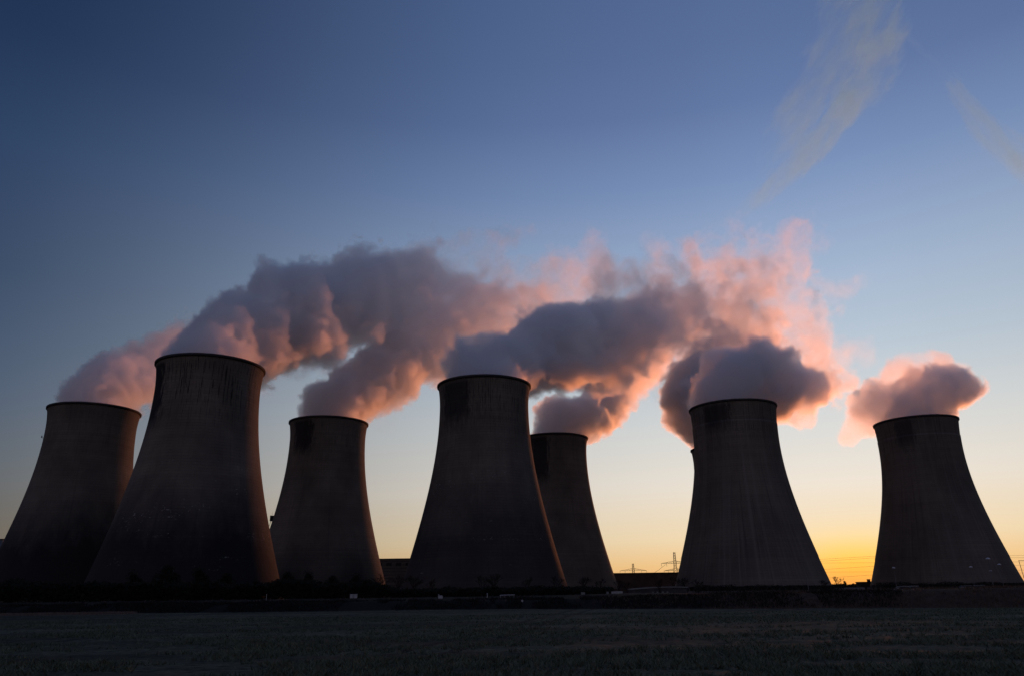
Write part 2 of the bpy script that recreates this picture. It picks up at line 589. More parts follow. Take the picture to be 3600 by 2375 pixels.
t.l.new(c, b.inputs['Base Color'])
b.inputs['Roughness'].default_value = 0.95
b.inputs['Specular IOR Level'].default_value = 0.1
FIELD_M = mt
fo = mesh_obj('field', V, F, FIELD_M, None, True)
tag(fo, kind='structure')


def bank_h(x):
    return np.interp(x, [-160, -20, 12, 30, 60, 140], [1.05, 1.1, 1.2, 1.55, 2.0, 2.1])


def bank_z(X, Y):
    e = edge_y(X)
    s_ = np.clip((Y - e - 0.5) / 7.0, 0, 1)
    up = s_ * s_ * (3 - 2 * s_)
    dn = np.clip((330 - Y) / 120.0, 0, 1)
    return -0.05 + (bank_h(X) + .25 * (fbm(X * .3, Y * .3, 21, 4) - .5)) * up * dn * (1 - .62 * np.clip((Y - 96) / 18.0, 0, 1) * np.clip((X - 30) / 12.0, 0, 1))


xs = np.linspace(-260, 260, 420)
V, F = grid(xs, np.concatenate([np.linspace(64, 118, 120), np.linspace(121, 330, 60)]), bank_z)
mt, t, b = material('rough_bank_grass')
co = t.new('ShaderNodeTexCoord').outputs['Object']
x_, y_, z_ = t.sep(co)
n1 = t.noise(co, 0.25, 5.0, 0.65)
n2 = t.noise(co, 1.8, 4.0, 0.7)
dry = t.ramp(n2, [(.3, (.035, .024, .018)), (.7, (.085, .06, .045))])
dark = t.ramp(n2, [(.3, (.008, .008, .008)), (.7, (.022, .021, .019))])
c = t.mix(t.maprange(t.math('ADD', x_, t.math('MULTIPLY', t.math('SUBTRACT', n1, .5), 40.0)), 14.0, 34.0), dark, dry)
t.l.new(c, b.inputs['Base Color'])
b.inputs['Roughness'].default_value = 0.97
b.inputs['Specular IOR Level'].default_value = 0.05
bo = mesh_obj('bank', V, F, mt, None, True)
tag(bo, kind='structure')


def blades(name, px, py, pz, h, wd, mat, lean=.35):
    """Tufts of thin blades as one mesh."""
    n_ = len(px)
    a_ = NP.uniform(0, 2 * np.pi, n_)
    l_ = NP.normal(0, lean, n_) * h
    l2 = NP.normal(0, lean, n_) * h
    c0 = np.stack([px - np.cos(a_) * wd, py - np.sin(a_) * wd, pz], -1)
    c1 = np.stack([px + np.cos(a_) * wd, py + np.sin(a_) * wd, pz], -1)
    c2 = np.stack([px + l_, py + l2, pz + h], -1)
    V_ = np.stack([c0, c1, c2], 1).reshape(-1, 3)
    return mesh_obj(name, V_, np.arange(n_ * 3).reshape(-1, 3), mat)


# seedlings over the near field, thick and thin in patches, standing in drill rows
CROP_M = plain('winter_wheat', (.088, .106, .070), .9, .5, .8)
n_ = 230000
yy = 12 + 62 * NP.random(n_) ** 1.7
xx = (NP.random(n_) * 2 - 1) * (yy * .74 + 3)
row = np.round((xx * .985 - yy * .17) / .55) * .55
xx = (row + NP.normal(0, .13, n_) + yy * .17) / .985
keep = fbm(xx * .22, yy * .5, 31, 3) + .25 * fbm(xx * 1.5, yy * 1.5, 41, 2) > .60
xx, yy = xx[keep], yy[keep]
o = blades('seedlings', xx, yy, field_z(xx, yy) - .02, NP.uniform(.06, .21, len(xx)), .028, CROP_M, .7)
tag(o, 'short dark winter wheat seedlings scattered over the near field', 'crop', kind='stuff')

# dead grass on the right hand bank, dark tangle on the left
DRY_M = plain('dead_grass', (.10, .068, .048), .95, .4, .5)
n_ = 60000
xx = NP.uniform(8, 130, n_)
yy = edge_y(xx) + NP.uniform(.5, 14, n_)
keep = NP.random(n_) < np.interp(xx, [8, 35, 60], [.15, .8, 1]) * (fbm(xx * .25, yy * .5, 51, 3) > .42)
xx, yy = xx[keep], yy[keep]
o = blades('dead_grass', xx, yy, bank_z(xx, yy) - .05, NP.uniform(.15, .45, len(xx)), .03, DRY_M, .5)
tag(o, 'brown dead grass growing along the rising bank', 'grass', kind='stuff')
TANGLE_M = plain('bramble', (.014, .014, .013), .95, .4, .5)
n_ = 60000
xx = NP.uniform(-130, 40, n_)
yy = edge_y(xx) + 2 + 9 * NP.random(n_)
keep = fbm(xx * .35, yy * .1, 61, 3) > .38
xx, yy = xx[keep], yy[keep]
o = blades('brambles', xx, yy, bank_z(xx, yy) - .05, NP.uniform(.1, .55, len(xx)) * (.4 + fbm(xx * .5, yy * .3, 71, 2)), .05, TANGLE_M, .6)
tag(o, 'dark bramble tangle along the field edge', 'brambles', kind='stuff')
n_ = 9000
uu = NP.uniform(-60, 470, n_)
yy = edge_y(np.full(n_, -60.0)) + NP.normal(-1.5, .8, n_)
xx = np.array([gx(u_, 98.0) for u_ in uu])
o = blades('stubble', xx, yy, field_z(xx, yy) - .03, NP.uniform(.15, .4, n_), .04, plain('pale_stubble', (.15, .115, .10), .95, .3, .5), .4)
tag(o, 'pale dry stubble strip at the far left field corner', 'stubble', kind='stuff')

# ------------------------------------------------------------------ trees
BARK_M = plain('bark', (.018, .014, .012), .95, .3, 1.0)
TWIG_M = plain('twigs', (.022, .015, .014), .95, .3, 1.0)
LEAF_M = plain('dark_leaves', (.016, .018, .014), .95, .5, .6)


def branch_tree(rng, h):
    """Bare winter tree: (trunk mesh builder, crown mesh builder)."""
    trunk, crown = MB(), MB()

    def grow(mb, p, dv, ln, r, lvl):
        q = p + dv * ln
        mb.bar(p, q, r, r * .65, 5 if lvl < 2 else 3)
        if lvl >= 6: return
        k = rng.choice((2, 3, 3)) if lvl < 5 else 3
        for _ in range(k):
            ax = Vector((rng.gauss(0, 1), rng.gauss(0, 1), rng.gauss(0, .5))).normalized()
            nd = (dv + ax * rng.uniform(.4, .95) + Vector((0, 0, .10))).normalized()
            grow(crown, p + dv * ln * rng.uniform(.6, 1.0), nd, ln * rng.uniform(.6, .85), max(r * .6, .018), lvl + 1)
    grow(trunk, Vector((0, 0, -.3)), Vector((rng.gauss(0, .05), rng.gauss(0, .05), 1)).normalized(), h * .19, h * .02, 0)
    return trunk, crown


def leaf_cloud(rng, h, w_, n_, size, base=.08, shape='bush'):
    """Leaf-sized faces clumped through an uneven crown."""
    cl = []
    for _ in range(26):
        z = rng.uniform(base, .93)
        rr = (math.sin(math.pi * min(1, .15 + z)) if shape == 'bush' else (1 - z)) * w_ * .5
        a_ = rng.uniform(0, 6.283)
        k = rng.uniform(.2, 1) ** .5
        cl.append((rr * k * math.cos(a_), rr * k * math.sin(a_), z * h, rng.uniform(.12, .26) * min(w_, h)))
    c_ = np.array(cl)
    idx = NP.integers(0, len(c_), n_)
    dv = NP.normal(0, 1, (n_, 3)); dv /= np.linalg.norm(dv, axis=1)[:, None]
    p = c_[idx, :3] + dv * (c_[idx, 3] * NP.random(n_) ** .4)[:, None]
    p[:, 2] = np.maximum(p[:, 2], .1)
    e1 = NP.normal(0, size, (n_, 3)); e2 = NP.normal(0, size, (n_, 3))
    V_ = np.stack([p - e1, p + e1, p + e2], 1).reshape(-1, 3)
    return V_, np.arange(n_ * 3).reshape(-1, 3)


def copy_tree(o, loc, rz, s, label, group=None):
    r = o.copy(); COL.objects.link(r)
    r.location = loc; r.rotation_euler = (0, 0, rz); r.scale = (s, s, s)
    r['label'] = label
    if group: r['group'] = group
    for ch in list(o.children):
        c2 = ch.copy(); COL.objects.link(c2); c2.parent = r
    return r


def ground_z(x, y):
    return float(bank_z(np.array([x]), np.array([y]))[0]) if 64 < y < 330 else 0.0


BARE = []
def bare_proto(h, seed):
    rng = random.Random(seed)
    tr, cw = branch_tree(rng, h)
    root = empty('bare_tree', (0, 0, 0), cat='tree', group='bare winter trees before the towers', label='bare tree')
    tr.build('trunk', BARK_M, root)
    cw.build('crown', TWIG_M, root)
    return root


def top_scale(u, v_top, Y, h0):
    """Size that lets a tree of height h0 reach the photo row v_top at depth Y."""
    x = gx(u, Y, v_top)
    return (at(u, v_top, Y).z - ground_z(x, Y)) / h0, x


bare_spots = [
    (2172, 2032, 300, 'bare tree at the foot of the half hidden tower, beside the pale shed roof'),
    (2205, 2042, 290, 'low bare tree between the half hidden tower and the pale shed roof'),
    (2318, 2030, 292, 'bare tree rising behind the pale shed roof, under the two pylons'),
    (2362, 2022, 300, 'tall bare tree directly below the nearer lattice pylon'),
    (2412, 2026, 305, 'bare tree at the left foot of the ribbed tower'),
    (2452, 2032, 310, 'bare tree in front of the left foot of the ribbed tower'),
    (2930, 2022, 400, 'bare tree at the right foot of the ribbed tower against the yellow glow'),
    (2888, 2034, 400, 'low bare tree in front of the right foot of the ribbed tower'),
    (1335, 2012, 270, 'bare tree at the right foot of the smaller tower left of middle'),
    (1398, 2018, 275, 'bare tree below the dark boiler house between two towers'),
    (1452, 2020, 270, 'bare tree at the left foot of the middle tower'),
    (1520, 2030, 265, 'bare tree in front of the left flank of the middle tower'),
    (1690, 2018, 270, 'tall bare tree in front of the middle tower base'),
    (1745, 2012, 275, 'tallest bare tree in front of the middle tower base'),
    (1858, 2022, 270, 'bare tree in front of the right flank of the middle tower'),
    (1952, 2020, 275, 'bare tree where the middle tower and the half hidden tower overlap'),
    (2048, 2024, 280, 'bare tree in front of the half hidden tower'),
    (2110, 2030, 285, 'bare tree near the right side of the half hidden tower base'),
]
protos = [bare_proto(10.0, 5), bare_proto(10.0, 17), bare_proto(10.0, 29)]
HT = [max(v.co.z for c_ in p_.children for v in c_.data.vertices) for p_ in protos]
for k, (u_, v_, Y_, lab) in enumerate(bare_spots):
    j = k % 3
    s_, x_0 = top_scale(u_, v_, Y_, HT[j])
    loc_ = (x_0, Y_, ground_z(x_0, Y_))
    if k < 3:
        o = protos[j]; o.location = loc_; o.scale = (s_,) * 3; o['label'] = lab
    else:
        copy_tree(protos[j], loc_, RND.uniform(0, 6.28), s_, lab)

# dense dark trees on the left
dense_protos = []
for sd in (3, 8):
    rng = random.Random(sd)
    root = empty('dense_tree', (0, 0, 0), cat='tree', group='dense dark trees before the left towers', label='dense tree')
    MB().bar((0, 0, -.3), (0, 0, 6), .3, .12).bar((0, 0, 3), (1.6, .4, 6.5), .12, .05).bar((0, 0, 3.5), (-1.5, -.3, 7), .12, .05).build('trunk', BARK_M, root)
    Vv, Ff = leaf_cloud(rng, 10.0, 9.0, 9000, .16)
    mesh_obj('crown', Vv, Ff, LEAF_M, root)
    dense_protos.append(root)
dense_spots = [
    (40, 2050, 220, 'dense dark tree at the far left picture edge'),
    (190, 2058, 225, 'low dense tree in front of the far left tower'),
    (330, 2040, 230, 'dense tree at the left foot of the tallest looking tower'),
    (470, 2004, 235, 'dense tree in front of the tallest looking tower, left of its biggest tree'),
    (590, 1984, 240, 'biggest dense tree, in front of the middle of the tallest looking tower'),
    (700, 1988, 240, 'second biggest dense tree, in front of the tallest looking tower'),
    (800, 2010, 238, 'dense tree in front of the right flank of the tallest looking tower'),
    (900, 2034, 235, 'low dense tree at the right foot of the tallest looking tower'),
    (1010, 2008, 245, 'dense tree in the gap between the tallest looking tower and the smaller one'),
    (1085, 2004, 245, 'dense tree in front of the left flank of the smaller tower left of middle'),
    (1170, 2020, 242, 'dense tree in front of the smaller tower left of middle'),
    (1255, 2014, 245, 'dense tree in front of the right flank of the smaller tower left of middle'),
]
for k, (u_, v_, Y_, lab) in enumerate(dense_spots):
    j = k % 2
    s_, x_0 = top_scale(u_, v_, Y_, 10.4)
    s_ = max(s_, .35)
    loc_ = (x_0, Y_, ground_z(x_0, Y_))
    if k < 2:
        o = dense_protos[j]; o.location = loc_; o.scale = (s_,) * 3; o['label'] = lab
    else:
        copy_tree(dense_protos[j], loc_, RND.uniform(0, 6.28), s_, lab)

# the dark undergrowth below them reads as one mass
def thicket(name, u0, u1, Y, v_top, n_, label, cat='undergrowth', size=.22, seed=1):
    uu = NP.uniform(u0, u1, n_)
    xx = np.array([gx(u_, Y, 2080) for u_ in (u0, u1)])
    xx = xx[0] + (uu - u0) / (u1 - u0) * (xx[1] - xx[0])
    yy = Y + NP.uniform(-5, 5, n_)
    hmax = np.array([at(u_, v_top, Y).z for u_ in (u0, u1)])
    hm = hmax[0] + (uu - u0) / (u1 - u0) * (hmax[1] - hmax[0])
    top = hm * (.55 + .75 * fbm(xx * .16, yy * .1, seed, 4))
    z0 = bank_z(xx, yy)
    zz = z0 + NP.random(n_) ** .7 * np.maximum(top - z0, .3)
    P = np.stack([xx, yy, zz], -1)
    e1 = NP.normal(0, size, (n_, 3)); e2 = NP.normal(0, size, (n_, 3))
    o = mesh_obj(name, np.stack([P - e1, P + e1, P + e2], 1).reshape(-1, 3), np.arange(n_ * 3).reshape(-1, 3), LEAF_M)
    return tag(o, label, cat, kind='stuff')


thicket('undergrowth', -150, 1330, 215, 2040, 60000, 'black undergrowth below the dense trees on the left', seed=4)
thicket('undergrowth', 1300, 2150, 225, 2062, 26000, 'low dark scrub below the bare trees before the middle tower', seed=6)
thicket('undergrowth', 2440, 2960, 400, 2054, 15000, 'thin dark scrub along the foot of the ribbed tower', size=.14, seed=8)
thicket('undergrowth', 3090, 3660, 440, 2044, 18000, 'dark scrub along the foot of the rightmost tower', size=.16, seed=9)

# far trees
root = empty('conifer', (gx(2972, 700, 2060), 700, 0), label='small pointed conifer on the horizon between the two right hand towers', cat='tree')
hc = at(2972, 2040, 700).z
MB().bar((0, 0, 0), (0, 0, hc * .8), .2, .06).build('trunk', BARK_M, root)
Vv, Ff = leaf_cloud(random.Random(5), hc, 5.0, 1600, .22, .1, 'cone')
mesh_obj('crown', Vv, Ff, LEAF_M, root)


def far_wood(name, x0, x1, y0, y1, h, n_, seed, label):
    xx = NP.uniform(x0, x1, n_); yy = NP.uniform(y0, y1, n_)
    zz = NP.random(n_) ** .8 * h * (.45 + .9 * fbm(xx * .03, yy * .0, seed, 4))
    P = np.stack([xx, yy, zz], -1)
    e1 = NP.normal(0, 1.4, (n_, 3)); e2 = NP.normal(0, 1.4, (n_, 3))
    o = mesh_obj(name, np.stack([P - e1, P + e1, P + e2], 1).reshape(-1, 3), np.arange(n_ * 3).reshape(-1, 3), LEAF_M)
    return tag(o, label, 'wood', kind='stuff')


far_wood('far_wood', 200, 1500, 1500, 1560, 9.0, 36000, 14, 'low far off wood along the horizon by the sunset')

# ------------------------------------------------------------------ buildings
CLAD_M, t, b = material('ribbed_cladding')
co = t.new('ShaderNodeTexCoord').outputs['Object']
x_, y_, z_ = t.sep(co)
wv = t.math('FRACT', t.math('DIVIDE', z_, 3.1))
c = t.mix(t.math('LESS_THAN', wv, .3), (.085, .07, .06), (.035, .03, .028))
c = t.mix(t.maprange(t.noise(co, .06, 3.0), .4, .6, 0, .6), c, (.05, .045, .042))
t.l.new(c, b.inputs['Base Color'])
b.inputs['Roughness'].default_value = .85
ROOF_M = plain('roof_felt', (.03, .03, .03), .9, .2, .2)
PALE_M = plain('pale_sheet', (.19, .20, .215), .7, .2, .6)
WHITE_M = plain('white_paint', (.34, .36, .385), .6, .15, 1.0)
BLUE_M = plain('bluegrey_sheet', (.10, .13, .17), .7, .2, .3)
GLASS_M = plain('dark_window', (.012, .014, .018), .25, .2, .3)


def hall(name, u0, u1, v_top, Y, depth, label, cat='building', bays=0, wall=None):
    x0, x1 = gx(u0, Y, v_top), gx(u1, Y, v_top)
    h = at((u0 + u1) / 2, v_top, Y).z
    root = empty(name, ((x0 + x1) / 2, Y + depth / 2, 0), label=label, cat=cat)
    w2, d2 = (x1 - x0) / 2, depth / 2
    MB().box(-w2, w2, -d2, d2, 0, h - .8).build('wall', wall or CLAD_M, root)
    MB().box(-w2 - .5, w2 + .5, -d2 - .5, d2 + .5, h - .797, h).build('roof', ROOF_M, root)
    for k in range(bays):
        xk = -w2 + (k + .5) * 2 * w2 / bays
        MB().box(xk - w2 / bays * .55, xk + w2 / bays * .55, -d2 - .12, -d2 + .1, h * .80, h * .88).build('louvre', GLASS_M, root)
    return root


hall('boiler_house', 1250, 1520, 1961, 760, 50, 'tall dark banded building in the gap left of the middle tower', bays=8)
hall('turbine_hall', 2060, 2460, 2011, 720, 40, 'long low flat topped building in front of the two lattice pylons', bays=0, wall=plain('brown_cladding', (.075, .062, .055), .85, .25, .1))
hall('office_block', -160, 11, 1893, 700, 30, 'blue grey building showing at the far left edge behind the tower', bays=6, wall=BLUE_M)

# low shed with a pale curved roof
Y = 300.0
xa, xb = gx(2212, Y, 2065), gx(2410, Y, 2065)
root = empty('shed', ((xa + xb) / 2, Y, ground_z((xa + xb) / 2, Y)), label='low grey shed with a pale curved roof edge and white pillars', cat='shed')
w2 = (xb - xa) / 2
hh = at(2330, 2060, Y).z - root.location.z
MB().box(-w2 + .3, w2 - .3, -3.5, 3.5, 0, hh - .8).build('wall', plain('shed_wall', (.055, .058, .06), .9, .25, .5), root)
mb = MB()
nn = 14
pts = [(-w2 + 2 * w2 * k / nn, hh - .9 + .9 * math.sin(math.pi * (.08 + .62 * k / nn))) for k in range(nn + 1)]
for (x0, z0), (x1, z1) in zip(pts, pts[1:]):
    mb.add([(x0, -4, z0 - .35), (x1, -4, z1 - .35), (x1, 4, z1 - .35), (x0, 4, z0 - .35), (x0, -4, z0), (x1, -4, z1), (x1, 4, z1), (x0, 4, z0)],
           [(0, 3, 2, 1), (4, 5, 6, 7), (0, 1, 5, 4), (2, 3, 7, 6), (1, 2, 6, 5), (3, 0, 4, 7)])
mb.build('roof', PALE_M, root)
for uu in (2296, 2312, 2331, 2347):
    xk = gx(uu, Y - 4.2, 2092) - root.location.x
    MB().box(xk - .28, xk + .28, -4.6, -4.2, 0, hh * .42).box(xk - .34, xk + .34, -4.66, -4.14, hh * .42 + .003, hh * .42 + .12).build('pillar', PALE_M, root)

# house on the horizon
Y = 600.0
xa, xb = gx(3019, Y, 2050), gx(3110, Y, 2050)
hz_ = at(3040, 2043, Y).z
root = empty('house', ((xa + xb) / 2, Y, 0), label='dark flat roofed house with a chimney on the horizon left of the rightmost tower', cat='house')
w2 = (xb - xa) / 2
MB().box(-w2, w2, -5, 5, 0, hz_ - .5).build('wall', plain('house_wall', (.04, .037, .035), .9, .2, .3), root)
rf = MB().box(-w2 - .3, w2 + .3, -5.3, 5.3, hz_ - .497, hz_).build('roof', ROOF_M, root)
cx = gx(3054, Y, 2040) - root.location.x
MB().box(cx - .9, cx + .9, -1, 1, hz_ + .003, at(3054, 2035, Y).z).box(cx - 1.05, cx + 1.05, -1.15, 1.15, at(3054, 2035, Y).z + .003, at(3054, 2035, Y).z + .25).build('chimney', ROOF_M, rf)
xk = gx(3044, Y, 2060) - root.location.x
MB().box(xk - 1.2, xk + 1.2, -5.08, -4.9, .8, 2.2).build('window', PALE_M, root)

# low pale boundary wall
Y = 520.0
xa, xb = gx(2925, Y, 2065), gx(3040, Y, 2065)
h_ = 2.0 + (at(2980, 2063.5, Y).z - 2.0)
mb = MB().box(xa, xb, Y, Y + .3, 0, h_)
for k in range(12):
    xk = xa + (k + .5) * (xb - xa) / 12
    mb.box(xk - .2, xk + .2, Y - .12, Y - .003, 0, h_ + .12)
o = mb.build('boundary_wall', PALE_M)
tag(o, 'low pale boundary wall on the horizon below the sunset glow', 'wall')

# ------------------------------------------------------------------ small things beyond the field
def cabinet(u0, u1, v0, v1, Y, label, group=None, mat=None):
    x0, x1 = gx(u0, Y, v1), gx(u1, Y, v1)
    z0, z1 = at(u0, v1, Y).z, at(u0, v0, Y).z
    gz = ground_z((x0 + x1) / 2, Y)
    root = empty('cabinet', ((x0 + x1) / 2, Y, gz), label=label, cat='cabinet', group=group)
    w2 = (x1 - x0) / 2
    H_ = max(z1 - gz, .5)
    MB().box(-w2, w2, -.3, .3, .08, H_).box(-w2 - .03, w2 + .03, -.34, .34, H_ + .003, H_ + .06).box(-w2 + .05, w2 - .05, -.25, .25, -.2, .077).build('body', mat or WHITE_M, root)
    dr = MB().box(-w2 + .05, w2 - .05, -.33, -.303, .14, H_ - .06).build('door', mat or WHITE_M, root)
    MB().box(w2 - .16, w2 - .12, -.36, -.333, H_ * .5, H_ * .5 + .16).build('handle', DARK_STEEL, dr)
    return root


G = 'pale cabinets beyond the field'
cabinet(1231, 1242, 2087, 2099, 200, 'left one of two small pale cabinets side by side under the left dark trees', G)
cabinet(1244, 1255, 2087, 2099, 200, 'right one of two small pale cabinets side by side under the left dark trees', G)
cabinet(2043, 2057, 2090, 2099, 200, 'dull grey cabinet standing alone in front of the half hidden tower', G, PALE_M)
cabinet(2133, 2141, 2086, 2098, 200, 'narrow cabinet just left of the row of four', G, PALE_M)
for k, nm in enumerate(('leftmost', 'second from the left', 'third from the left', 'rightmost')):
    cabinet(2150 + 10 * k, 2159.4 + 10 * k, 2085, 2098, 200, nm + ' of four pale cabinets in a row', G)

Y = 150.0
x0 = gx(1548, Y, 2105)
gz = ground_z(x0, Y)
s_ = Y / FPX
o = MB().box(-7 * s_, 7 * s_, -.3, .3, -.1, .50).box(-7 * s_, -3.5 * s_, -.28, .28, .503, .72).build('white_block', WHITE_M, loc=(x0, Y, gz + .02))
bv = o.modifiers.new('bevel', 'BEVEL'); bv.width = .06; bv.segments = 2
tag(o, 'small white block with a raised corner lying before the middle tower', 'block')


def post(u, v0, Y, r, label, cap=True, mat=None):
    x0 = gx(u, Y, 2095)
    gz = ground_z(x0, Y)
    h = at(u, v0, Y).z - gz
    root = empty('marker_post', (x0, Y, gz), label=label, cat='post')
    MB().bar((0, 0, -.2), (0, 0, h - .12), r, r, 10).build('shaft', mat or WHITE_M, root)
    MB().lathe([(r * 1.5, h - .117), (r * 1.5, h - .03), (r * .4, h)], 10).build('cap', mat or WHITE_M, root)


post(1713, 2083, 150, .075, 'slim white marker post before the middle tower')
post(937, 2087, 150, .05, 'thin pale post under the right flank of the tallest looking tower')
# pale rail lying in the verge and a round sign
Y = 140.0
xa, xb = gx(1757, Y, 2103), gx(1810, Y, 2103)
gz = ground_z((xa + xb) / 2, Y)
root = empty('low_rail', ((xa + xb) / 2, Y, gz), label='low white rail on short legs beyond the field, below the middle tower', cat='rail')
w2 = (xb - xa) / 2
MB().bar((-w2, 0, .42), (w2, 0, .46), .07, .07, 8).build('rail', WHITE_M, root)
for k in range(4):
    xk = -w2 + .15 + k * (2 * w2 - .3) / 3
    MB().bar((xk, 0, -.2), (xk, 0, .42), .05, .05, 6).build('leg', PALE_M, root)
Y = 101.0
x0 = gx(1836, Y, 2113)
zc = at(1836, 2113, Y).z
root = empty('round_sign', (x0, Y, ground_z(x0, Y)), label='tiny round pale sign on the dark bank below the middle tower', cat='sign')
zz = zc - root.location.z + .1
MB().bar((0, 0, -.3), (0, 0, zz), .03).build('stake', DARK_STEEL, root)
MB().bar((0, -.06, zz), (0, -.035, zz), .14, .14, 16).build('plate', WHITE_M, root)

# street lamps with domed heads
HEAD_M = plain('lamp_dome', (.42, .43, .46), .5, .1, 1.0)
POST_M = plain('galvanised_post', (.11, .115, .12), .6, .2, 1.0)
lr = empty('street_lamp', (0, 0, 0), cat='street lamp', group='street lamps before the rightmost tower', label='lamp')
MB().bar((0, 0, -.3), (0, 0, 1.2), .11, .10, 10).bar((0, 0, 1.2), (0, 0, 6.6), .075, .05, 10).build('post', POST_M, lr)
MB().lathe([(.06, 6.5), (.10, 6.62), (.34, 6.66), (.34, 6.70), (.10, 6.74)], 18).build('lantern', PALE_M, lr)
MB().lathe([(.46, 6.70), (.44, 6.80), (.34, 6.93), (.18, 7.01), (.04, 7.04)], 20).build('dome', HEAD_M, lr)
lamps = [(3472, 1958, 150, 'nearest and tallest street lamp, before the right half of the rightmost tower'),
         (3512, 1979, 178, 'street lamp nearest the right outline of the rightmost tower'),
         (3412, 1988, 178, 'street lamp left of the tallest lamp, before the middle of the rightmost tower'),
         (3482, 2002, 235, 'farthest and faintest street lamp, just below the tallest lamp'),
         (3141, 1991, 195, 'street lamp standing apart before the left half of the rightmost tower')]
for k, (u_, v_, Y_, lab) in enumerate(lamps):
    x0 = gx(u_, Y_, v_)
    gz = ground_z(x0, Y_)
    s_ = (at(u_, v_, Y_).z - gz) / 7.04
    if k == 0:
        lr.location = (x0, Y_, gz); lr.scale = (s_,) * 3; lr['label'] = lab
    else:
        copy_tree(lr, (x0, Y_, gz), .4 * k, s_, lab)
# plain lamp post at the ribbed tower
x0 = gx(2838, 260, 2034)
gz = ground_z(x0, 260)
h_ = at(2838, 2034, 260).z - gz
root = empty('lamp_post', (x0, 260, gz), label='thin post with a small side lamp at the right foot of the ribbed tower', cat='lamp post')
MB().bar((0, 0, -.3), (0, 0, h_), .08, .05, 8).build('post', PALE_M, root)
MB().box(-.9, .05, -.08, .08, h_ + .003, h_ + .1).build('lamp_arm', POST_M, root)
# mast at the right edge
Y = 170.0
x0 = gx(3599, Y, 2030)
gz = ground_z(x0, Y)
h_ = at(3594, 1969, Y).z - gz
root = empty('steel_mast', (x0, Y, gz), label='thin dark steel mast cut by the right picture edge', cat='mast')
MB().bar((.35, 0, -.3), (-.25, 0, h_), .07, .05, 8).bar((1.9, 0, -.3), (1.5, 0, h_), .07, .05, 8).build('pole', DARK_STEEL, root)
MB().bar((-.3, 0, h_ + .05), (1.6, 0, h_ + .05), .05).build('crossbar', DARK_STEEL, root)

# parked cars behind the right hand bank: only the roofs clear the crest
def car_profile():
    return [(-2.1, .35), (-2.12, .75), (-1.9, .95), (-1.25, 1.0), (-.75, 1.42), (.55, 1.46), (1.25, 1.02), (1.95, .88), (2.12, .7), (2.1, .35)]


def car(loc, rz, label, paint):
    root = empty('parked_car', loc, rz, label=label, cat='car', group='cars parked behind the grass bank')
    pr = [(-2.1, .35), (-2.13, .78), (-1.95, .95), (1.3, .98), (1.98, .88), (2.13, .7), (2.1, .35)]
    k = len(pr)
    MB().add([(x, -.85, z) for x, z in pr] + [(x, .85, z) for x, z in pr], [tuple(range(k)), tuple(range(2 * k - 1, k - 1, -1))] + [(i, i + k, (i + 1) % k + k, (i + 1) % k) for i in range(k)]).build('body', paint, root)
    cb = [(-1.5, .98), (-.85, 1.42), (.45, 1.46), (1.2, .98)]
    MB().add([(x, -.78 + .1 * (z > 1.1), z + .003) for x, z in cb] + [(x, .78 - .1 * (z > 1.1), z + .003) for x, z in cb], [(0, 1, 2, 3), (7, 6, 5, 4), (0, 4, 5, 1), (2, 6, 7, 3), (3, 7, 4, 0)]).build('window', GLASS_M, root)
    MB().box(-.9, .5, -.70, .70, 1.452, 1.50).build('car_roof', paint, root)
    for sx_ in (-1.3, 1.3):
        for sy_ in (-.8, .8):
            MB().bar((sx_, sy_ - .1, .32), (sx_, sy_ + .1, .32), .32, .32, 16).build('wheel', DARK_STEEL, root)
    return root


paints = [plain('silver_paint', (.42, .43, .45), .35, .05, .3), plain('white_car_paint', (.62, .62, .63), .35, .05, .3), plain('grey_paint', (.22, .23, .25), .35, .05, .3)]
for k, (u_, lab) in enumerate([(3175, 'silver roofed car left of the others, behind the bank below the lone street lamp'),
                               (3212, 'white roofed car next to the silver one behind the bank'),
                               (3400, 'grey roofed car behind the bank below the middle street lamps'),
                               (3446, 'light roofed car behind the bank, rightmost of the parked ones')]):
    Y_ = 150.0
    x0 = gx(u_, Y_, 2058)
    car((x0, Y_, ground_z(x0, Y_) - .02), .15 * k, lab, paints[k % 3])

# ------------------------------------------------------------------ pylons and wires
PYL_M = plain('pylon_steel', (.055, .045, .04), .7, .2, .5)


